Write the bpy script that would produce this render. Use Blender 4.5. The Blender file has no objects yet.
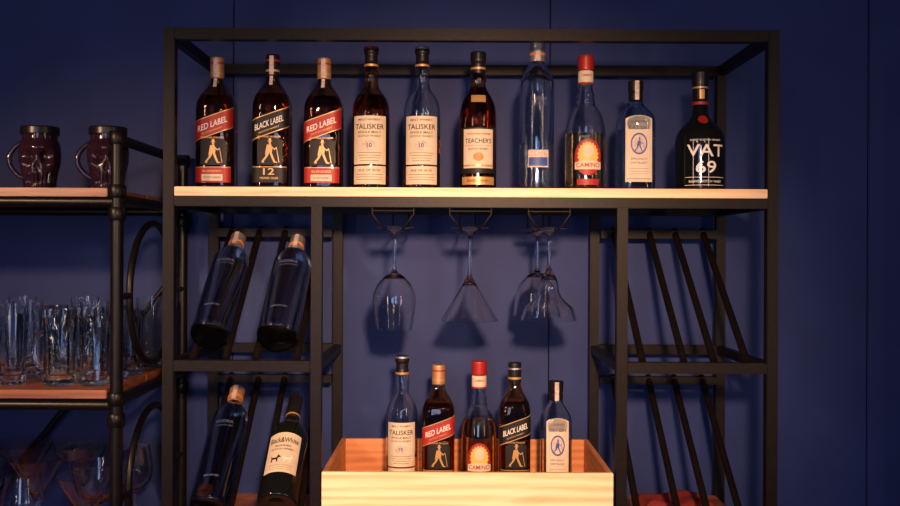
import bpy, bmesh, math, random
from mathutils import Vector, Matrix
random.seed(4)
scene = bpy.context.scene
COL = scene.collection
try: scene.view_settings.view_transform = 'Standard'
except Exception: pass

# ------------------------------------------------------------------ materials
def new_mat(name):
    m = bpy.data.materials.new(name); m.use_nodes = True
    nt = m.node_tree; b = nt.nodes['Principled BSDF']
    return m, nt, b
def simple(name, col, rough=0.5, metal=0.0, trans=0.0, ior=1.45, coat=0.0, spec=0.5, noise=0.0, bump=0.0, scale=60):
    m, nt, b = new_mat(name)
    b.inputs['Base Color'].default_value = (*col, 1)
    b.inputs['Roughness'].default_value = rough
    b.inputs['Metallic'].default_value = metal
    b.inputs['Transmission Weight'].default_value = trans
    b.inputs['IOR'].default_value = ior
    b.inputs['Coat Weight'].default_value = coat
    b.inputs['Specular IOR Level'].default_value = spec
    if noise or bump:
        tc = nt.nodes.new('ShaderNodeTexCoord'); n = nt.nodes.new('ShaderNodeTexNoise')
        n.inputs['Scale'].default_value = scale; n.inputs['Detail'].default_value = 6
        nt.links.new(tc.outputs['Object'], n.inputs['Vector'])
        if noise:
            r = nt.nodes.new('ShaderNodeValToRGB')
            r.color_ramp.elements[0].position = .3; r.color_ramp.elements[1].position = .7
            r.color_ramp.elements[0].color = (*[c*(1-noise) for c in col], 1)
            r.color_ramp.elements[1].color = (*[min(1, c*(1+noise)) for c in col], 1)
            nt.links.new(n.outputs['Fac'], r.inputs['Fac']); nt.links.new(r.outputs['Color'], b.inputs['Base Color'])
        if bump:
            bp = nt.nodes.new('ShaderNodeBump'); bp.inputs['Strength'].default_value = bump
            bp.inputs['Distance'].default_value = .002
            nt.links.new(n.outputs['Fac'], bp.inputs['Height']); nt.links.new(bp.outputs['Normal'], b.inputs['Normal'])
    return m
def wood(name, c1, c2, rough=.5, stretch=(1.2, 14, 14), scale=6):
    m, nt, b = new_mat(name)
    tc = nt.nodes.new('ShaderNodeTexCoord'); mp = nt.nodes.new('ShaderNodeMapping')
    mp.inputs['Scale'].default_value = stretch
    n = nt.nodes.new('ShaderNodeTexNoise'); n.inputs['Scale'].default_value = scale
    n.inputs['Detail'].default_value = 8; n.inputs['Distortion'].default_value = 1.2
    w = nt.nodes.new('ShaderNodeTexWave'); w.wave_type = 'BANDS'; w.bands_direction = 'Z'
    w.inputs['Scale'].default_value = 1.1; w.inputs['Distortion'].default_value = 9; w.inputs['Detail'].default_value = 3
    mx = nt.nodes.new('ShaderNodeMath'); mx.operation = 'MULTIPLY_ADD'; mx.inputs[1].default_value = .35
    r = nt.nodes.new('ShaderNodeValToRGB')
    r.color_ramp.elements[0].position = .35; r.color_ramp.elements[1].position = .85
    r.color_ramp.elements[0].color = (*c2, 1); r.color_ramp.elements[1].color = (*c1, 1)
    L = nt.links.new
    L(tc.outputs['Object'], mp.inputs['Vector']); L(mp.outputs['Vector'], n.inputs['Vector']); L(mp.outputs['Vector'], w.inputs['Vector'])
    L(w.outputs['Fac'], mx.inputs[0]); L(n.outputs['Fac'], mx.inputs[2]); L(mx.outputs[0], r.inputs['Fac'])
    L(r.outputs['Color'], b.inputs['Base Color']); b.inputs['Roughness'].default_value = rough
    bp = nt.nodes.new('ShaderNodeBump'); bp.inputs['Strength'].default_value = .2; bp.inputs['Distance'].default_value = .001
    L(n.outputs['Fac'], bp.inputs['Height']); L(bp.outputs['Normal'], b.inputs['Normal'])
    return m

M = {}
M['wall'] = simple('navy_wall_paint', (.017, .033, .140), .60, noise=.14, bump=.15, scale=5, spec=.3)
M['gap'] = simple('panel_gap_dark', (.003, .004, .010), .8)
M['ceil'] = simple('ceiling_paint', (.05, .05, .07), .9, noise=.1)
M['floor'] = wood('floor_boards', (.16, .09, .05), (.07, .035, .02), .4)
M['metal'] = simple('black_powder_coated_steel', (.007, .0045, .004), .42, 0.0, noise=.3, bump=.1, scale=90, spec=.18)
M['pipe'] = simple('black_iron_pipe', (.006, .0045, .0045), .34, 0, noise=.3, bump=.15, scale=60, spec=.3)
M['board'] = wood('pine_board', (.80, .58, .36), (.60, .39, .21), .45)
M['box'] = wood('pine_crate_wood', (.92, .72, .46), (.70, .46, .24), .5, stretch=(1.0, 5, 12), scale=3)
M['box_lit'] = wood('crate_wood_orange_lit', (.62, .24, .09), (.42, .145, .05), .5, stretch=(1.0, 5, 12), scale=3)  # crate pine with the orange light of the interior put into its colour
M['dkwood'] = wood('reclaimed_wood', (.36, .12, .05), (.16, .05, .022), .35)
M['glass'] = simple('clear_glass', (1, 1, 1), .0, trans=1, ior=1.52)
M['bglass'] = simple('bottle_clear_glass', (.93, .95, .96), .0, trans=1, ior=1.5)
M['blueglass'] = simple('pale_blue_glass', (.86, .91, .96), .0, trans=1, ior=1.5)
M['ginglass'] = simple('ice_blue_gin_glass', (.68, .82, .95), .0, trans=1, ior=1.5)
M['frost'] = simple('smoky_blue_bottle_glass', (.60, .64, .70), .05, trans=1, ior=1.5)
M['darkglass'] = simple('smoked_plum_glass', (.050, .018, .028), .05, trans=.5, ior=1.5)
M['brownglass'] = simple('brown_bottle_glass', (.80, .50, .28), .01, trans=1, ior=1.5)
M['blackglass'] = simple('dark_green_bottle_glass', (.005, .006, .006), .06, spec=.6, coat=.3)
M['whisky'] = simple('whisky_liquid', (.50, .15, .04), .0, trans=1, ior=1.34)
M['whisky_light'] = simple('light_whisky_liquid', (.75, .40, .15), .0, trans=1, ior=1.34)
M['tequila'] = simple('gold_tequila_liquid', (.93, .66, .35), .0, trans=1, ior=1.34)
M['water'] = simple('clear_spirit_liquid', (.93, .96, 1), .0, trans=1, ior=1.34)
M['cream'] = simple('label_cream_paper', (.62, .51, .38), .6, noise=.08, scale=30)
M['white'] = simple('label_white_print', (.78, .74, .68), .55)
M['black'] = simple('label_black_print', (.010, .008, .008), .5, spec=.3)
M['blackcap'] = simple('black_cap_foil', (.012, .010, .011), .3, .2)
M['red'] = simple('label_red_paper', (.32, .014, .010), .5)
M['redcap'] = simple('red_cap_foil', (.34, .020, .014), .35, .2)
M['gold'] = simple('label_gold_print', (.56, .33, .12), .35, .4)
M['goldcap'] = simple('gold_cap_foil', (.52, .28, .13), .35, .5)
M['orange'] = simple('label_orange_print', (.60, .20, .05), .5)
M['yellow'] = simple('label_yellow_print', (.70, .44, .12), .5)
M['silver'] = simple('silver_cap', (.6, .6, .62), .3, .8)
M['bluep'] = simple('label_blue_print', (.03, .07, .28), .5)
M['paleb'] = simple('pale_blue_print', (.10, .13, .24), .5)
M['sticker'] = simple('tax_sticker_paper', (.55, .43, .38), .6, noise=.3, scale=200)
M['cloth'] = simple('red_cloth', (.22, .02, .015), .85, noise=.2, bump=.4, scale=120)

# ------------------------------------------------------------------ helpers
def empty(name, loc=(0, 0, 0), rot=None):
    e = bpy.data.objects.new(name, None); COL.objects.link(e); e.empty_display_size = .05
    e.location = loc
    if rot: e.rotation_euler = rot
    return e
def mk(name, verts, faces, mat, parent=None, smooth=False, sharp=None):
    me = bpy.data.meshes.new(name); me.from_pydata([tuple(v) for v in verts], [], faces); me.update()
    bm = bmesh.new(); bm.from_mesh(me)
    bmesh.ops.remove_doubles(bm, verts=bm.verts, dist=1e-6)
    if smooth is not None and sharp != 'open':
        bmesh.ops.recalc_face_normals(bm, faces=bm.faces)
    bm.to_mesh(me); bm.free()
    if mat: me.materials.append(mat)
    if smooth:
        for p in me.polygons: p.use_smooth = True
        if sharp and sharp != 'open': me.set_sharp_from_angle(angle=math.radians(sharp))
    o = bpy.data.objects.new(name, me); COL.objects.link(o)
    if parent: o.parent = parent
    return o
def boxes(name, lst, mat, parent=None, bevel=.0015):
    bm = bmesh.new()
    for (x0, x1, y0, y1, z0, z1) in lst:
        b2 = bmesh.new(); bmesh.ops.create_cube(b2, size=1)
        for v in b2.verts:
            v.co = Vector(((x0+x1)/2+v.co.x*(x1-x0), (y0+y1)/2+v.co.y*(y1-y0), (z0+z1)/2+v.co.z*(z1-z0)))
        if bevel: bmesh.ops.bevel(b2, geom=b2.edges[:], offset=bevel, segments=2, affect='EDGES')
        t = bpy.data.meshes.new('t'); b2.to_mesh(t); b2.free(); bm.from_mesh(t); bpy.data.meshes.remove(t)
    me = bpy.data.meshes.new(name); bm.to_mesh(me); bm.free(); me.materials.append(mat)
    o = bpy.data.objects.new(name, me); COL.objects.link(o)
    if parent: o.parent = parent
    return o
def tube_data(pts, rad, seg=12, closed=False):
    pts = [Vector(p) for p in pts]; n = len(pts); V = []; Fc = []
    prev = None
    for i, p in enumerate(pts):
        if closed: d = (pts[(i+1) % n]-pts[i-1]).normalized()
        else: d = (pts[min(i+1, n-1)]-pts[max(i-1, 0)]).normalized()
        if prev is None:
            a = Vector((1, 0, 0)) if abs(d.x) < .9 else Vector((0, 0, 1))
            prev = (a-d*a.dot(d)).normalized()
        else: prev = (prev-d*prev.dot(d)).normalized()
        q = d.cross(prev); r = rad(i/(max(1, n-1))) if callable(rad) else rad
        for k in range(seg):
            t = 2*math.pi*k/seg; V.append(p+prev*(r*math.cos(t))+q*(r*math.sin(t)))
    m = n if closed else n-1
    for i in range(m):
        for k in range(seg):
            a = i*seg+k; b = i*seg+(k+1) % seg; c = ((i+1) % n)*seg+(k+1) % seg; d2 = ((i+1) % n)*seg+k
            Fc.append((a, b, c, d2))
    if not closed:
        Fc.append(tuple(range(seg-1, -1, -1))); Fc.append(tuple((n-1)*seg+k for k in range(seg)))
    return V, Fc
def tubes(name, lst, mat, parent=None):
    V = []; Fc = []
    for item in lst:
        v, f = tube_data(*item[:2], **(item[2] if len(item) > 2 else {})); o = len(V)
        V += v; Fc += [tuple(i+o for i in q) for q in f]
    return mk(name, V, Fc, mat, parent, True, 50)
def soften(path, caps=(.007, .0035, .0017)):
    for c in caps:
        out = [path[0]]
        for i in range(len(path)-1):
            a, b = path[i], path[i+1]
            L = math.hypot(b[0]-a[0], b[1]-a[1])
            if L < 1e-7: continue
            k = min(.25, c/L)
            p = tuple(a[j]+(b[j]-a[j])*k for j in range(len(a))); q = tuple(b[j]+(a[j]-b[j])*k for j in range(len(a)))
            if i > 0: out.append(p)
            if i < len(path)-2: out.append(q)
        out.append(path[-1]); path = out
    return path
def rho(t, n):
    if n <= 2.001: return 1.0
    return (abs(math.sin(t))**n+abs(math.cos(t))**n)**(-1/n)
def guard(path, g=.0006):
    """support loops beside every corner so smooth normals stay true on long faces"""
    out = [path[0]]
    for a, b in zip(path[:-1], path[1:]):
        L = math.hypot(b[0]-a[0], b[1]-a[1])
        if L > 5*g:
            for k in (g/L, .5, 1-g/L): out.append(tuple(a[j]+(b[j]-a[j])*k for j in range(len(a))))
        out.append(b)
    return out
def lathe(name, path, mat, parent=None, seg=48, flute=0, fl_n=12, fl_rng=None, sharp=35, deform=None, guarded=True):
    if guarded:
        m_ = min(len(p) for p in path); path = guard([tuple(p[:m_]) for p in path])
    V = []; Fc = []; rows = []
    for p in path:
        r, z = p[0], p[1]; n = p[2] if len(p) > 2 else 2
        if r < 1e-6: rows.append([len(V)]); V.append((0, 0, z)); continue
        row = []
        for k in range(seg):
            t = 2*math.pi*k/seg; rr = r*rho(t, n)
            if flute and fl_rng and fl_rng[0] < z < fl_rng[1]: rr *= 1-flute*abs(math.cos(fl_n*t/2))
            v = (rr*math.sin(t), -rr*math.cos(t), z)
            if deform: v = deform(v)
            row.append(len(V)); V.append(v)
        rows.append(row)
    for a, b in zip(rows[:-1], rows[1:]):
        if len(a) == 1 and len(b) == 1: continue
        for k in range(seg):
            k2 = (k+1) % seg
            if len(a) == 1: Fc.append((a[0], b[k2], b[k]))
            elif len(b) == 1: Fc.append((a[k], a[k2], b[0]))
            else: Fc.append((a[k], a[k2], b[k2], b[k]))
    return mk(name, V, Fc, mat, parent, True, sharp)

_txt = {}
def text_mesh(body):
    if body in _txt: return _txt[body]
    cu = bpy.data.curves.new('t', 'FONT'); cu.body = body; cu.align_x = 'CENTER'; cu.align_y = 'CENTER'
    cu.resolution_u = 3; cu.offset = .010
    o = bpy.data.objects.new('t', cu); COL.objects.link(o)
    bpy.context.view_layer.update()
    dg = bpy.context.evaluated_depsgraph_get()
    me = bpy.data.meshes.new_from_object(o.evaluated_get(dg))
    V = [(v.co.x, v.co.y) for v in me.vertices]; Fc = [tuple(p.vertices) for p in me.polygons]
    bpy.data.objects.remove(o); bpy.data.curves.remove(cu); bpy.data.meshes.remove(me)
    xs = [v[0] for v in V]; ys = [v[1] for v in V]
    cx = (min(xs)+max(xs))/2; cy = (min(ys)+max(ys))/2; w = max(xs)-min(xs); h = max(ys)-min(ys)
    V = [((x-cx)/w, (y-cy)/h) for x, y in V]
    _txt[body] = (V, Fc, w/h); return _txt[body]

class Bottle:
    def __init__(s, name, loc, H, prof, glass, rot=None, liquid=None, level=.7, thick=.0028, inner=True, yaw=0):
        s.root = empty(name, loc, rot)
        if yaw: s.root.rotation_euler = (s.root.rotation_euler[0], 0, yaw)
        p = [(a[0], a[1], a[2] if len(a) > 2 else 2.0) for a in prof]
        outer = soften([(0, 0.003, p[0][2]), (p[0][0]*.80, 0.003, p[0][2])]+p)
        s.prof = [q for q in outer if q[0] > 0]
        top = outer[-1]
        if inner:
            inn = [(max(q[0]-thick, .004), q[1]+(.006 if q[1] < .02 else 0), q[2]) for q in outer[2:]]
            inn = [q for q in inn if q[1] > .0085]
            inn = [(inn[0][0]*.82, .0085, inn[0][2])]+inn
            path = outer+list(reversed(inn))+[(0, .0085, 2)]
            lathe('glass_body', path, glass, s.root)
            if liquid:
                lz = level*H
                lp = [(0, .0080, 2)]+[(q[0]+.0004, q[1] if i else .0080, q[2]) for i, q in enumerate(inn) if q[1] < lz]
                rz = s.rad(lz); lp += [(rz[0]-thick+.0004, lz, rz[1]), (0, lz, 2)]
                lathe('liquid', lp, liquid, s.root)
        else:
            lathe('glass_body', outer+[(0, top[1], 2)], glass, s.root)
    def rad(s, z):
        P = s.prof
        for a, b in zip(P[2:-1], P[3:]):
            if a[1] <= z <= b[1] and b[1] > a[1]:
                k = (z-a[1])/(b[1]-a[1]); return (a[0]+(b[0]-a[0])*k, a[2]+(b[2]-a[2])*k)
        return (P[-1][0], P[-1][2]) if z > P[-1][1] else (max(q[0] for q in P[:6]), P[3][2])
    def surf(s, u, z, off):
        r, n = s.rad(z); r += off
        if n <= 2.001: t = abs(u)/r
        else:
            t = 0; L = 0; dt = .03; prev = (0, -rho(0, n)*r)
            while L < abs(u) and t < 3:
                t += dt; q = (rho(t, n)*r*math.sin(t), -rho(t, n)*r*math.cos(t))
                d = math.hypot(q[0]-prev[0], q[1]-prev[1]); L += d; prev = q
            if L > abs(u) and t > 0: t -= dt*(L-abs(u))/max(d, 1e-9)
        t = math.copysign(t, u)
        return (rho(t, n)*r*math.sin(t), -rho(t, n)*r*math.cos(t), z)
    def put(s, name, V2, F, mat, off, cut=True):
        bm = bmesh.new(); vs = [bm.verts.new((x, 0, z)) for x, z in V2]
        for f in F:
            try: bm.faces.new([vs[i] for i in f])
            except Exception: pass
        if cut:
            xs = [v[0] for v in V2]; x = math.ceil(min(xs)/.003)*.003
            while x < max(xs):
                bmesh.ops.bisect_plane(bm, geom=bm.verts[:]+bm.edges[:]+bm.faces[:], dist=1e-6, plane_co=(x, 0, 0), plane_no=(1, 0, 0)); x += .003
        for v in bm.verts: v.co = Vector(s.surf(v.co.x, v.co.z, off))
        me = bpy.data.meshes.new(name)
        for f in bm.faces:
            f.normal_update()
            c = f.calc_center_median()
            if f.normal.x*c.x+f.normal.y*c.y < 0: f.normal_flip()
        bm.to_mesh(me); bm.free(); me.materials.append(mat)
        for p in me.polygons: p.use_smooth = True
        o = bpy.data.objects.new(name, me); COL.objects.link(o); o.parent = s.root
        return o
    def rect(s, w, z0, z1, mat, off=.0004, slope=0, u0=0, name='label', dome=0):
        nx = max(2, int(w/.003)); V = []; F = []; nz = 4
        for i in range(nx+1):
            u = -w/2+w*i/nx
            for j in range(nz+1):
                zt = z1+dome*(1-(2*u/w)**2)
                V.append((u0+u, z0+(zt-z0)*j/nz+slope*u))
        for i in range(nx):
            for j in range(nz):
                a = i*(nz+1)+j; F.append((a, a+nz+1, a+nz+2, a+1))
        return s.put(name, V, F, mat, off, False)
    def oval(s, cx, cz, rx, rz, mat, off=.0006, name='emblem', spikes=0):
        V = [(cx, cz)]; F = []; N = 40
        for k in range(N):
            t = 2*math.pi*k/N; q = 1 if not spikes else (1 if k % 2 else 1-spikes)
            V.append((cx+rx*q*math.cos(t), cz+rz*q*math.sin(t)))
        for k in range(N): F.append((0, 1+k, 1+(k+1) % N))
        return s.put(name, V, F, mat, off)
    def poly(s, pts, mat, off=.0008, name='figure', cx=0, cz=0, sc=1):
        V = [(cx+x*sc, cz+z*sc) for x, z in pts]
        return s.put(name, V, [tuple(range(len(V)))], mat, off)
    def text(s, body, w, h, cz, mat, off=.0009, slope=0, u0=0):
        V, F, asp = text_mesh(body)
        return s.put('lettering', [(u0+x*w, cz+y*h+slope*(x*w+u0)) for x, y in V], F, mat, off)
    def cap(s, path, mat, name='cap'):
        return lathe(name, soften([(0, path[0][1])]+[tuple(p[:2]) for p in path]+[(0, path[-1][1])], (.002, .001)), mat, s.root, seg=32)
    def ring(s, r, z0, z1, mat, name='neck_band'):
        return lathe(name, [(r*.9, z0), (r, z0), (r, z1), (r*.9, z1), (r*.9, z0)], mat, s.root, seg=32, guarded=False)
    def man(s, cz, sc, mat, cx=0, off=.0010):
        s.oval(cx+.03*sc, cz+.43*sc, .06*sc, .08*sc, mat, off, 'figure_head')
        P = [[(-.09, .50), (.15, .50), (.15, .53), (.10, .53), (.09, .66), (-.03, .66), (-.03, .53), (-.09, .53)],
             [(-.12, .33), (.10, .35), (.16, .05), (.13, -.08), (-.14, -.08), (-.22, -.22), (-.18, .02)],
             [(.0, -.06), (.13, -.08), (.22, -.32), (.32, -.55), (.42, -.55), (.40, -.60), (.24, -.60), (.12, -.36)],
             [(-.14, -.06), (.02, -.06), (-.10, -.30), (-.28, -.52), (-.26, -.60), (-.40, -.58), (-.38, -.50), (-.20, -.28)],
             [(.08, .30), (.26, .12), (.36, .20), (.38, .16), (.27, .05), (.10, .18)],
             [(.35, .20), (.38, .20), (.52, -.58), (.49, -.58)]]
        for p in P: s.poly(p, mat, off, cx=cx, cz=cz, sc=sc)

# ------------------------------------------------------------------ camera / measuring
DIST, FPX, ZC, ROLL = 2.10, 946.0, 1.35, math.radians(.28)
cd = bpy.data.cameras.new('camera'); cam = bpy.data.objects.new('camera', cd); COL.objects.link(cam)
cd.sensor_width = 36; cd.lens = FPX/900*36; cd.clip_start = .02
cam.matrix_world = Matrix.Translation((0, -DIST, ZC)) @ Matrix.Rotation(math.pi/2, 4, 'X') @ Matrix.Rotation(ROLL, 4, 'Z')
scene.camera = cam
def X(px, y, py=253):     # world x of something measured in the photo standing at depth y
    return ((px-450)*math.cos(ROLL)+(py-253)*math.sin(ROLL))*(DIST+y)/FPX

# ------------------------------------------------------------------ room
YW = .455
seams = [-2.6, -2.31, -1.447, -.587, .268, 1.128, 1.99, 2.8]
wb = boxes('wall_back', [(a+.0015, b-.0015, YW, YW+.03, 0, 2.9) for a, b in zip(seams[:-1], seams[1:])], M['wall'], None, .0022)
bk = boxes('backing', [(-2.6, 2.8, YW+.0301, YW+.06, 0, 2.9)], M['gap'], wb, 0)
boxes('floor', [(-2.6, 2.8, -4.5, YW+.06, -.05, 0)], M['floor'], None, 0)
boxes('ceiling', [(-2.6, 2.8, -4.5, YW+.06, 2.9, 2.95)], M['ceil'], None, 0)
boxes('wall_left', [(-2.66, -2.6, -4.5, YW+.06, 0, 2.9)], M['wall'], None, 0)
boxes('wall_right', [(2.8, 2.86, -4.5, YW+.06, 0, 2.9)], M['wall'], None, 0)

# ------------------------------------------------------------------ main steel rack
rack = empty('steel_shelving_rack')
h = .0125; xs = [-.622, -.295, .381, .713]; YR = .40; TOP = 1.8465
SH = 1.494
L = []
for x in (xs[0], xs[3]):
    for y in (0, YR): L.append((x-h, x+h, y-h, y+h, 0, TOP))
for x in (xs[1], xs[2]):
    for y in (0, YR): L.append((x-.012, x+.012, y-.012, y+.012, 0, SH-.042))
for y in (0, YR):
    L.append((xs[0]+h, xs[3]-h, y-h, y+h, TOP-.027, TOP-.001))
    L.append((xs[0]+h, xs[3]-h, y-h, y+h, SH-.043, SH-.0205))
for x in (xs[0], xs[3]):
    L.append((x-.011, x+.011, h, YR-h, TOP-.026, TOP-.002))
    L.append((x-.011, x+.011, h, YR-h, SH-.043, SH-.021))
for a, b in ((xs[0], xs[1]), (xs[2], xs[3])):
    for y in (0, YR):
        L.append((a+h, b-h, y-h, y+h, 1.086, 1.110))
        L.append((a+h, b-h, y-h, y+h, .672, .694))
    L.append((a+h, b-h, YR-.037, YR-.013, 1.390, 1.412))
    L.append((a+h, b-h, YR-.037, YR-.013, 1.010, 1.030))
    for x in (a, b):
        L.append((x-.010, x+.010, h, YR-h, 1.087, 1.109))
L.append((xs[1]+h, xs[2]-h, -h, h, .672, .694)); L.append((xs[1]+h, xs[2]-h, YR-h, YR+h, .672, .694))
boxes('steel_frame', L, M['metal'], rack)
rods = []
RR = .0085
for x in (-.570, -.497, -.430, -.338, .428, .520, .587, .660):
    rods.append(([(x, YR-.02, 1.412), (x, .0, 1.112)], RR, {'seg': 12}))
    rods.append(([(x, YR-.02, 1.030), (x, .0, .728)], RR, {'seg': 12}))
tubes('bottle_rack_rods', rods, M['metal'], rack)
boxes('wood_shelf', [(xs[0]+h, xs[3]-h, -.012, YR+.012, SH-.020, SH)], M['board'], rack, .001)
boxes('lower_wood_shelf', [(xs[0]+h, xs[3]-h, -.012+.024, YR-.0125, .696, .716)], M['dkwood'], rack, .001)
W = []
for cx in (-.127, .045, .220):
    for sx in (-.020, .020):
        x = cx+sx
        W.append(([(x+sx*1.3, -.0, 1.452), (x+sx*1.3, .0, 1.436), (x+sx*.9, .0, 1.4250), (x+sx*.3, .002, 1.4075), (x, .010, 1.4020), (x, .06, 1.4015), (x, .34, 1.4015), (x, .345, 1.452)], .0022, {'seg': 8}))
    W.append(([(cx-.048, .0, 1.443), (cx+.048, .0, 1.443)], .0026, {'seg': 8}))
tubes('stemware_hanger_wires', W, M['metal'], rack)

# ------------------------------------------------------------------ crate
crate = empty('wooden_crate')
bx0, bx1, by0, by1, bz0, bz1 = -.281, .363, -.012, .375, .717, .865
t = .012
boxes('front_panel', [(bx0, bx1, by0, by0+t, bz0, bz1)], M['box'], crate, .001)
boxes('side_back_panels', [(bx0, bx0+t, by0+t, by1, bz0, bz1), (bx1-t, bx1, by0+t, by1, bz0, bz1), (bx0+t, bx1-t, by1-t, by1, bz0, bz1)], M['box_lit'], crate, .001)
boxes('base_panel', [(bx0+t, bx1-t, by0+t, by1-t, bz0, .781)], M['box_lit'], crate, .001)

# ------------------------------------------------------------------ pipe shelf on the left
ps = empty('industrial_pipe_shelf')
px_, pf, pr = -.711, -.08, .415
T = []
for x in (px_, -1.62):
    for y in (pf, pr):
        T.append(([(x, y, 0), (x, y, 1.598)], .0135, {'seg': 20}))
        for zc in (1.592, 1.478, 1.43, 1.035, .99, .60, .02):
            T.append(([(x, y, zc-.014), (x, y, zc-.011), (x, y, zc+.011), (x, y, zc+.014)], lambda k: .0185 if .2 < k < .8 else .0165, {'seg': 20}))
    for zc in (1.590, 1.462, 1.030, .60):
        T.append(([(x, pf, zc), (x, pr, zc)], .0115, {'seg': 16}))
    for zc, rz in ((1.252, .165), (.815, .165)):
        T.append(([(x, .168+.168*math.cos(a), zc+rz*math.sin(a)) for a in [2*math.pi*k/48 for k in range(48)]], .0080, {'seg': 10, 'closed': True}))
        T.append(([(x, pf, zc), (x, 0.0, zc)], .007, {}))
        T.append(([(x, .336, zc), (x, pr, zc)], .007, {}))
for y in (pf, pr):
    for zc in (1.456, 1.022, .60): T.append(([(px_, y, zc), (-1.62, y, zc)], .0115, {'seg': 16}))
T.append(([(px_, pr+.005, 1.315), (-1.62, pr+.005, .20)], .008, {}))
tubes('pipe_frame', T, M['pipe'], ps)
for nm, z in (('upper_board', 1.4845), ('middle_board', 1.055), ('lower_board', .640)):
    boxes(nm, [(-1.60, -.728, pf-.012, .170, z-.018, z), (-1.60, -.728, .173, pr+.012, z-.018, z)], M['dkwood'], ps, .0015)

# ------------------------------------------------------------------ bottle kinds
def jw(name, x, y, z, H, r, colr, capm, cap2, txt, n=4.5, yaw=0, sticker=True):
    k = H/.313
    pr = [(r*.93, 0, n), (r, .006*k, n), (r, .185*k, n), (r*.985, .205*k, n-.8), (r*.80, .224*k, 3), (r*.50, .242*k, 2.2), (.0160, .254*k, 2), (.0150, .262*k, 2), (.0150, .302*k, 2)]
    b = Bottle(name, (x, y, z), H, pr, M['brownglass'], liquid=M['whisky'], level=.70, yaw=yaw)
    b.cap([(.0163, .262*k), (.0163, .300*k), (.0160, .313*k)], capm)
    b.ring(.0166, .272*k, .277*k, M['gold']); b.ring(.0166, .296*k, .300*k, cap2)
    if sticker:
        b.rect(.010, .265*k, .308*k, M['sticker'], .0022, name='tax_sticker')
        b.rect(.008, .240*k, .262*k, M['sticker'], .0012, name='tax_sticker')
    sl = .36; w = r*2.5
    b.rect(w, .128*k, .170*k, colr, .0004, sl); b.rect(w, .1705*k, .1725*k, M['gold'], .0004, sl); b.rect(w, .1255*k, .1275*k, M['gold'], .0004, sl)
    b.text(txt, r*1.55, .014*k, .151*k, M['white'], slope=sl)
    b.text('SCOTCH WHISKY', r*1.1, .004*k, .136*k, M['gold'], slope=sl)
    b.rect(r*1.35, .056*k, .112*k, M['black'], .0004, 0, r*.05, dome=.006)
    b.man(.087*k, .044*k, M['gold'], cx=0.001)
    b.text('JOHNNIE WALKER', r*1.25, .0055*k, .119*k, M['gold'])
    b.rect(w*.8, .016*k, .050*k, colr if txt == 'RED LABEL' else M['black'], .0004)
    b.rect(w*.8, .0505*k, .052*k, M['gold'], .0004)
    if txt == 'RED LABEL':
        b.text('BLENDED', r*1.0, .005*k, .042*k, M['gold']); b.rect(r*1.1, .020*k, .035*k, M['cream'], .0007); b.text('SCOTLAND', r*.9, .005*k, .0275*k, M['black'], .0012)
    else:
        b.text('12', r*.6, .015*k, .041*k, M['gold'], .0012); b.text('YEARS OLD', r*1.0, .005*k, .026*k, M['gold'], .0012)
    return b
def malt(name, x, y, z, H, r, liq, lvl, capred, glass=None):
    k = H/.339
    pr = [(r*.93, 0), (r, .006*k), (r, .190*k), (r*.93, .208*k), (r*.70, .226*k), (r*.45, .240*k), (.0165, .252*k), (.0180, .270*k), (.0172, .287*k), (.0145, .293*k), (.0145, .325*k)]
    b = Bottle(name, (x, y, z), H, pr, glass or M['brownglass'], liquid=liq, level=lvl)
    b.cap([(.0162, .290*k), (.0165, .300*k), (.0150, .302*k), (.0150, .322*k), (.0175, .323*k), (.0175, .337*k), (.0165, .339*k)], M['blackcap'])
    b.ring(.0178, .333*k, .3375*k, M['redcap'] if capred else M['silver']); b.ring(.0170, .292*k, .297*k, M['gold'])
    b.rect(r*1.95, .060*k, .172*k, M['cream']); b.rect(r*1.95, .014*k, .056*k, M['cream'])
    b.text('MALT WHISKY', r*1.25, .005*k, .163*k, M['black'])
    b.text('TALISKER', r*1.65, .012*k, .147*k, M['black'])
    b.text('SINGLE MALT', r*1.3, .005*k, .134*k, M['black']); b.text('SCOTCH WHISKY', r*1.3, .005*k, .125*k, M['black'])
    b.oval(0, .104*k, r*.40, .012*k, M['sticker'], .0006)
    b.text('10', r*.26, .010*k, .104*k, M['black'], .0012)
    for i in range(4): b.rect(r*(1.4-.12*i), (.086-.006*i)*k, (.0870-.006*i)*k, M['black'], .0007)
    b.text('ISLE OF SKYE', r*1.2, .005*k, .046*k, M['black'])
    for i in range(3): b.rect(r*1.5, (.036-.006*i)*k, (.0370-.006*i)*k, M['black'], .0007)
    return b
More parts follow.
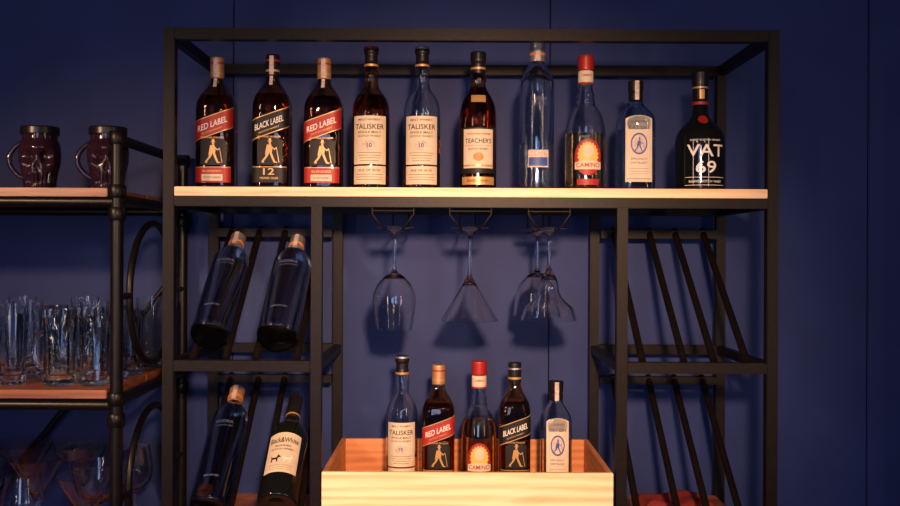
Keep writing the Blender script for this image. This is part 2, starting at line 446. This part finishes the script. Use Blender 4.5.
def gin(name, x, y, z, H, r, glass=None):
    k = H/.262; n = 3.6
    pr = [(r*.93, 0, n), (r, .006*k, n), (r, .160*k, n), (r*.97, .175*k, n), (r*.70, .193*k, 2.6), (.0180, .205*k, 2), (.0155, .215*k, 2), (.0155, .250*k, 2)]
    b = Bottle(name, (x, y, z), H, pr, glass or M['ginglass'], liquid=M['water'], level=.55)
    b.cap([(.0168, .214*k), (.0168, .232*k), (.0150, .234*k), (.0175, .236*k), (.0178, .262*k)], M['blackcap'])
    b.rect(.010, .215*k, .260*k, M['sticker'], .0030, name='tax_sticker')
    b.rect(r*1.45, .022*k, .168*k, M['cream'], dome=.008*k)
    b.rect(r*1.30, .028*k, .0295*k, M['bluep'], .0007); b.text('LONDON', r*.8, .005*k, .161*k, M['bluep'])
    b.text('DRY GIN', r*1.05, .008*k, .147*k, M['bluep'])
    b.oval(0, .110*k, r*.45, .025*k, M['bluep'], .0007); b.oval(0, .110*k, r*.38, .021*k, M['sticker'], .0009)
    b.man(.108*k, .026*k, M['bluep'], off=.0012)
    b.text('SPECIALLY', r*.9, .0045*k, .075*k, M['bluep']); b.text('DISTILLED', r*.9, .0045*k, .066*k, M['bluep'])
    for i in range(3): b.rect(r*1.0, (.052-.006*i)*k, (.0527-.006*i)*k, M['bluep'], .0007)
    return b
def tequila(name, x, y, z, H, r, lvl=.5):
    k = H/.320
    pr = [(r*.90, 0), (r, .008*k), (r, .120*k), (r*.97, .150*k), (r*.86, .175*k), (r*.62, .195*k), (r*.44, .205*k), (r*.49, .212*k), (r*.40, .219*k), (r*.47, .227*k), (r*.36, .235*k), (.0165, .248*k), (.0165, .305*k)]
    b = Bottle(name, (x, y, z), H, pr, M['bglass'], liquid=M['tequila'], level=lvl)
    b.cap([(.0185, .285*k), (.0190, .287*k), (.0190, .318*k), (.0180, .320*k)], M['redcap'])
    b.cap([(.0175, .252*k), (.0180, .262*k), (.0180, .284*k)], M['cream'], 'neck_label')
    b.text('CAMINO', .026, .006*k, .272*k, M['red'], off=.0022)
    b.ring(.0186, .2525*k, .256*k, M['red'])
    b.oval(0, .078*k, r*.68, .042*k, M['red']); b.oval(0, .082*k, r*.56, .033*k, M['yellow'], .0008, spikes=.16)
    b.oval(0, .092*k, r*.27, .014*k, M['cream'], .0010)
    b.rect(r*1.35, .050*k, .066*k, M['cream'], .0011, dome=.004)
    b.text('CAMINO', r*1.2, .011*k, .0600*k, M['red'], .0015)
    b.rect(r*1.1, .014*k, .028*k, M['red'], .0006)
    return b

BY = .12
def bx(px, y=BY, py=120): return X(px, y, py)
jw('whisky_bottle', bx(217), BY, SH, .312, .0440, M['red'], M['goldcap'], M['red'], 'RED LABEL')
jw('whisky_bottle', bx(272.5), BY, SH, .319, .0430, M['black'], M['blackcap'], M['red'], 'BLACK LABEL')
jw('whisky_bottle', bx(324), BY, SH, .311, .0440, M['red'], M['goldcap'], M['red'], 'RED LABEL')
malt('malt_whisky_bottle', bx(371), BY, SH, .338, .0440, M['whisky'], .66, True)
malt('malt_whisky_bottle', bx(422), BY, SH, .338, .0430, M['whisky'], .38, False, M['bglass'])
def blended():
    r = .0435
    pr = [(r*.93, 0), (r, .006), (r, .165), (r*.97, .190), (r*.84, .212), (r*.60, .230), (r*.42, .243), (.0175, .252), (.0200, .262), (.0175, .274), (.0150, .280), (.0150, .318)]
    b = Bottle('blended_whisky_bottle', (bx(478), BY, SH), .328, pr, M['brownglass'], liquid=M['whisky'], level=.74)
    b.cap([(.0165, .274), (.0170, .300), (.0160, .302), (.0185, .304), (.0185, .327)], M['blackcap'])
    b.ring(.0178, .285, .290, M['gold'])
    b.rect(r*2.3, .040, .146, M['black'])
    b.rect(r*1.75, .052, .142, M['cream'], .0007); b.rect(r*1.75, .056, .060, M['gold'], .0010)
    b.rect(r*1.6, .104, .1046, M['red'], .0010); b.text("TEACHER'S", r*1.5, .011, .115, M['black'], .0012)
    b.text('HIGHLAND CREAM', r*1.3, .0045, .131, M['red'], .0012); b.text('SCOTCH WHISKY', r*1.1, .0045, .096, M['black'], .0012)
    b.oval(0, .078, r*.28, .010, M['orange'], .0010)
    b.rect(r*2.0, .014, .032, M['gold']); b.text('BLENDED WHISKY', r*1.2, .005, .023, M['black'])
    b.rect(r*.8, .205, .222, M['gold'], .0006)
blended()
def vodka(name, loc, H, r, rot=None, capm=None, glass=None, seal=True, txt='VODKA', lvl=.5):
    k = H/.354
    pr = [(r*.90, 0), (r, .008*k), (r, .235*k), (r*.98, .258*k), (r*.84, .276*k), (r*.60, .290*k), (.0185, .302*k), (.0165, .310*k), (.0165, .345*k)]
    b = Bottle(name, loc, H, pr, glass or M['frost'], rot=rot, liquid=M['water'], level=lvl, thick=.004)
    b.cap([(.0180, .305*k), (.0182, .340*k), (.0190, .342*k), (.0190, .354*k)], capm or M['silver'])
    b.ring(.0192, .320*k, .326*k, M['orange'] if seal else M['silver'])
    if seal: b.rect(.011, .306*k, .352*k, M['sticker'], .0035, name='tax_sticker')
    b.text(txt, r*1.0, .009*k, .215*k, M['paleb']); b.text('DISTILLED FIVE TIMES', r*1.0, .0035*k, .203*k, M['paleb'])
    b.text('IMPORTED', r*.8, .005*k, .060*k, M['paleb'])
    return b
b = vodka('vodka_bottle', (bx(537), BY, SH), .352, .0405, glass=M['blueglass'], lvl=.32)
b.rect(.050, .055, .095, M['sticker'], .0006, name='picture_label'); b.rect(.046, .058, .078, M['bluep'], .0009, name='picture_label')
tequila('tequila_bottle', bx(585.5), BY, SH, .320, .0475, .42)
gin('gin_bottle', bx(635.5), BY, SH, .262, .0430)
def squat():
    r = .0575
    pr = [(r*.92, 0), (r, .009), (r, .118), (r*.96, .134), (r*.82, .149), (r*.55, .164), (r*.36, .177), (.0180, .190), (.0165, .215), (.0155, .270)]
    b = Bottle('squat_whisky_bottle', (bx(700), BY, SH), .285, pr, M['blackglass'], inner=False)
    b.cap([(.0175, .215), (.0182, .250), (.0190, .252), (.0195, .262), (.0195, .284)], M['blackcap'])
    b.ring(.0188, .205, .212, M['red']); b.ring(.0186, .243, .247, M['gold'])
    b.oval(0, .168, .012, .010, M['red'], .0014); b.rect(.012, .218, .240, M['gold'], .0028)
    b.text('VAT', .090, .028, .094, M['white'], .0010); b.text('69', .048, .028, .056, M['white'], .0010)
    b.text('FINEST SCOTCH WHISKY', .075, .0040, .118, M['white'], .0010)
    b.rect(.100, .032, .033, M['white'], .0008); b.text('BLENDED  SCOTCH  WHISKY', .080, .0050, .0230, M['white'], .001)
    b.rect(.100, .0140, .0150, M['white'], .0008)
squat()

# bottles in the crate
CB, CZ = .20, .7812
malt('malt_whisky_bottle', X(402, CB, 420), CB, CZ, .319, .0385, M['whisky_light'], .24, False, M['bglass'])
jw('whisky_bottle', X(438.5, CB, 420), CB, CZ, .298, .0395, M['red'], M['goldcap'], M['red'], 'RED LABEL', sticker=False)
tequila('tequila_bottle', X(479, CB, 420), CB, CZ, .307, .0430, .55)
jw('whisky_bottle', X(514.5, CB, 420), CB, CZ, .304, .0380, M['black'], M['blackcap'], M['silver'], 'BLACK LABEL', sticker=False)
gin('gin_bottle', X(556, CB, 420), CB, CZ, .260, .0375, M['bglass'])

# bottles lying in the inclined rack
th = math.atan2(.38, .300)
dv = Vector((0, math.sin(th), math.cos(th))); nv = Vector((0, -math.cos(th), math.sin(th)))
def rackpos(x, zf, r, gap, s=.030):
    d = math.sqrt((r+RR)**2-(gap/2)**2)+.0008
    return Vector((x, 0, zf))+dv*s+nv*d
for x, g in ((-.5335, .073), (-.384, .092)):
    r = .0440 if g < .08 else .047
    vodka('vodka_bottle', rackpos(x, 1.112, r, g), .365, r, rot=(-th, 0, 0), capm=M['silver'], lvl=.97)
vodka('vodka_bottle', rackpos(-.5335, .728, .044, .073), .365, .0440, rot=(-th, 0, 0), capm=M['goldcap'], lvl=.97)
def bwh():
    r = .0470
    pr = [(r*.93, 0), (r, .006), (r, .190), (r*.95, .208), (r*.70, .226), (r*.42, .240), (.0165, .252), (.0150, .318)]
    b = Bottle('dark_whisky_bottle', rackpos(-.384, .728, r, .092, .045), .33, pr, M['blackglass'], rot=(-th, 0, 0), inner=False)
    b.cap([(.0172, .255), (.0172, .328), (.0165, .330)], M['blackcap']); b.ring(.0178, .262, .266, M['gold'])
    b.rect(r*1.75, .060, .172, M['cream'], dome=.004)
    b.text('Black&White', r*1.5, .015, .153, M['black']); b.text('BLENDED', r*.8, .005, .136, M['black'])
    b.text('SCOTCH WHISKY', r*1.2, .005, .126, M['black'])
    dog = [(-.5, -.5), (-.35, -.5), (-.33, -.1), (.2, -.1), (.22, -.5), (.38, -.5), (.4, .1), (.55, .2), (.75, .15), (.75, .3), (.5, .55), (.42, .7), (.35, .5), (.2, .2), (-.4, .2), (-.55, .5), (-.6, .45), (-.5, .1)]
    b.poly(dog, M['black'], cx=-.015, cz=.098, sc=.018); b.poly(dog, M['white'], cx=.015, cz=.098, sc=.018)
    for i in range(3): b.rect(r*1.2, .068+.006*i, .0687+.006*i, M['black'], .0007)
bwh()

# ------------------------------------------------------------------ stemware
def stem(name, kind, loc, rot=None, s=1.0, zrot=0):
    foot = [(0, .0), (.042, 0), (.0445, .0015), (.043, .0030), (.020, .0055), (.007, .012), (.0042, .024)]
    if kind == 'wine':
        out = [(.0040, .095), (.0062, .104), (.020, .112), (.038, .130), (.0490, .155), (.0500, .172), (.046, .200), (.0400, .236)]
        inn = [(.0383, .236), (.0442, .200), (.0481, .172), (.0471, .155), (.0360, .1320), (.019, .1160), (0, .112)]
    elif kind == 'martini':
        out = [(.0038, .095), (.0052, .112), (.014, .128), (.0655, .214)]
        inn = [(.0632, .214), (.0130, .132), (0, .123)]
    elif kind == 'margarita':
        out = [(.0040, .090), (.0070, .100), (.016, .112), (.0220, .130), (.024, .150), (.034, .166), (.055, .182), (.0640, .212)]
        inn = [(.0620, .212), (.0531, .184), (.0322, .1684), (.0220, .151), (.0200, .130), (.0142, .115), (0, .108)]
    elif kind == 'coupe':
        out = [(.0040, .090), (.0060, .100), (.020, .108), (.040, .126), (.0510, .150), (.0560, .205)]
        inn = [(.0541, .205), (.0491, .150), (.0385, .1282), (.019, .1114), (0, .107)]
    path = [(a*s, c*s) for a, c in soften(foot+out, (.004, .002))+soften(inn, (.004, .002))]
    e = empty(name, loc, rot)
    lathe('glass_body', path, M['glass'], e, seg=48, sharp=30)
    return e
HZ = 1.4100
up = (math.pi, 0, 0)
stem('wine_glass', 'wine', (-.127, .065, HZ), up)
stem('martini_glass', 'martini', (.045, .065, HZ), up)
stem('margarita_glass', 'margarita', (.2265, .065, HZ), up)
stem('wine_glass', 'coupe', (.2125, .202, HZ), up, 1.03)

LZ = .6402
kinds = ['martini', 'coupe', 'wine', 'martini', 'margarita', 'coupe']
for row, y in enumerate((.00, .165, .325)):
    for c in range(5):
        x = -.805-.140*c-(.04 if row == 1 else 0)
        k = kinds[(c*2+row) % 6]
        stem({'martini': 'martini_glass', 'coupe': 'coupe_glass', 'wine': 'wine_glass', 'margarita': 'margarita_glass'}[k], k, (x, y, LZ), None, 1.0 if k != 'wine' else .9)

# ------------------------------------------------------------------ glass mugs & tumblers on middle shelf
def mug(loc, H=.145, r=.036, rz=0):
    e = empty('glass_beer_mug', loc, (0, 0, rz))
    p = soften([(0, .002), (r*.9, 0), (r, .004), (r*.96, .020), (r*.93, H*.5), (r*.97, H-.012), (r, H), ], (.003, .0015))
    q = soften([(r-.0035, H), (r*.97-.005, H-.012), (r*.93-.006, H*.5), (r*.90-.006, .022), (0, .018)], (.003, .0015))
    lathe('glass_body', p+q, M['glass'], e, seg=80, flute=.09, fl_n=10, fl_rng=(.012, H*.80), sharp=60)
    pts = []
    for k in range(15):
        a = -math.pi/2+math.pi*k/14
        pts.append((r*.93+.026*math.cos(a)*(1 if abs(a) < 1.5 else .2), 0, H*.5+.040*math.sin(a)))
    tubes('handle', [(pts, .0055, {'seg': 10})], M['glass'], e)
def tumbler(loc, H=.155, r=.033, taper=.80, fl=.0):
    e = empty('highball_glass', loc)
    p = soften([(0, .002), (r*taper*.95, 0), (r*taper, .004), (r*taper*1.01, .022), (r, H)], (.003, .0015))
    q = soften([(r-.0028, H), (r*taper-.002, .022), (0, .017)], (.003, .0015))
    lathe('glass_body', p+q, M['glass'], e, seg=72, flute=fl, fl_n=12, fl_rng=(.008, H*.6), sharp=60)
MZ = 1.0552
B = -math.pi/2; F_ = math.pi/2
mug((-.780, -.012, MZ), .150, .036, B); mug((-.860, -.012, MZ), .150, .036, math.pi)
tumbler((-.965, -.010, MZ), .155, .033, .8, .05); mug((-1.06, -.012, MZ), .150, .036, B)
for k, x in enumerate((-.768, -.845, -.925, -1.005, -1.085)): tumbler((x, .075, MZ), (.150, .165, .160, .172, .160)[k], .033, .78, .06 if k % 2 else .03)
for k, x in enumerate((-.770, -.850, -.930, -1.010, -1.090)):
    if k in (0, 2): mug((x, .165, MZ), .155, .036, F_)
    else: tumbler((x, .165, MZ), .175, .034, .80, .05)
for k, x in enumerate((-.768, -.850, -.935, -1.015, -1.095)):
    if k % 2: mug((x, .325, MZ), .155, .036, F_)
    else: tumbler((x, .325, MZ), .178, .034, .80)

# ------------------------------------------------------------------ skull mugs
def skull(loc):
    e = empty('skull_jar_mug', loc, (0, 0, .25))
    r = .045
    def d(v):
        x, y, z = v
        a = math.atan2(x, -y); f = 0
        for s in (-1, 1): f -= .015*math.exp(-(((a-s*.42)/.25)**2+((z-.073)/.013)**2))
        f -= .008*math.exp(-((a/.13)**2+((z-.052)/.010)**2))
        f += .006*math.exp(-(((abs(a)-.75)/.22)**2+((z-.056)/.010)**2))
        f += .005*math.exp(-((a/.8)**2+((z-.094)/.009)**2))
        if .016 < z < .038 and abs(a) < .75: f += .0028*math.cos(a*26)
        q = math.hypot(x, y); s2 = (q+f)/q
        return (x*s2, y*s2, z)
    prof = [(0, .002), (r*.66, 0), (r*.76, .006), (r*.82, .030), (r*.88, .045), (r*.98, .062), (r*1.0, .085), (r*.96, .103), (r*.84, .114), (r*.84, .118)]
    dense = [prof[0], prof[1]]
    for a, b_ in zip(prof[1:-1], prof[2:]):
        for j in range(1, 7): dense.append((a[0]+(b_[0]-a[0])*j/6, a[1]+(b_[1]-a[1])*j/6))
    path = dense+[(r*.82, .135), (r*.86, .137), (r*.86, .142), (r*.78, .142), (r*.70, .120), (r*.78, .095), (r*.78, .070), (r*.56, .030), (0, .014)]
    lathe('skull_jar', path, M['darkglass'], e, seg=96, deform=lambda v: d(v), sharp=60, guarded=False)
    lathe('lid', [(0, .1425), (r*.90, .1425), (r*.92, .139), (r*.92, .126), (r*.90, .125), (r*.88, .125), (r*.88, .1405), (0, .1405)], M['blackcap'], e, 40)
    pts = [(-r*.76-.030*math.sin(math.pi*k/16)**.7, 0, .028+.080*k/16) for k in range(17)]
    tubes('handle', [(pts, .0058, {'seg': 12})], M['darkglass'], e)
skull((X(40, .02, 160), .02, 1.4848)); skull((X(108, .02, 160), .02, 1.4848))
skull((X(-35, .02, 160), .02, 1.4848))

# ------------------------------------------------------------------ folded red cloth
V = []; Fc = []; N = 28
for i in range(N+1):
    for j in range(N+1):
        u, v = i/N, j/N
        e_ = min(1, 8*min(u, 1-u, v, 1-v))
        V.append((.47+.19*u+.006*math.sin(v*9), .20+.15*v+.006*math.sin(u*11), .7165+.022*e_**.5+e_*(.004*math.sin(u*9+3*v)+.003*math.sin(v*12-2*u))))
for i in range(N):
    for j in range(N):
        a = i*(N+1)+j; Fc.append((a, a+N+1, a+N+2, a+1))
mk('folded_red_cloth', V, Fc, M['cloth'], None, True, 'open')

# ------------------------------------------------------------------ light
def area(name, loc, target, size, power, col, sy=None):
    l = bpy.data.lights.new(name, 'AREA'); l.energy = power; l.color = col; l.size = size
    if sy: l.shape = 'RECTANGLE'; l.size_y = sy
    o = bpy.data.objects.new(name, l); COL.objects.link(o); o.location = loc
    o.rotation_euler = (Vector(target)-Vector(loc)).to_track_quat('-Z', 'Y').to_euler(); return o
def spot(name, loc, target, power, col, ang, blend=.8, rad=.06):
    l = bpy.data.lights.new(name, 'SPOT'); l.energy = power; l.color = col; l.spot_size = math.radians(ang); l.spot_blend = blend; l.shadow_soft_size = rad
    o = bpy.data.objects.new(name, l); COL.objects.link(o); o.location = loc
    o.rotation_euler = (Vector(target)-Vector(loc)).to_track_quat('-Z', 'Y').to_euler(); return o
def point_light(name, loc, power, col, rad=.05):
    l = bpy.data.lights.new(name, 'POINT'); l.energy = power; l.color = col; l.shadow_soft_size = rad
    o = bpy.data.objects.new(name, l); COL.objects.link(o); o.location = loc; return o
WARM = (1, .58, .33)
spot('track_spot_center', (.15, -2.3, 1.75), (.04, .2, 1.10), 430, WARM, 46, 1.0, .07)
spot('track_spot_left', (-1.7, -1.7, 1.9), (-.80, .2, 1.0), 140, WARM, 50, 1.0, .06)
area('streak_light_left', (-1.35, -1.9, 1.45), (-.2, .3, 1.3), .045, 8, (1, .74, .55), 1.5)  # added strip light, there to draw vertical streaks on the bottles
area('streak_light_right', (1.45, -1.7, 1.45), (.2, .3, 1.3), .045, 6, (1, .74, .55), 1.5)  # second added strip, for streak highlights from the right
point_light('glint_light_left', (-.7, -2.4, 2.15), 6, WARM, .04); point_light('glint_light_right', (.9, -2.4, 2.1), 5, WARM, .04)  # invented point lights, added as small bright reflections in the glass
area('blue_fill_panel', (-.5, -4.2, 1.3), (0, .4, 1.0), 1.0, 26, (.36, .52, 1.0), 1.7)  # added blue fill behind the camera, something bright for glass to reflect
w = bpy.data.worlds.new('world'); scene.world = w; w.use_nodes = True
w.node_tree.nodes['Background'].inputs['Color'].default_value = (.12, .18, .45, 1)
w.node_tree.nodes['Background'].inputs['Strength'].default_value = .22
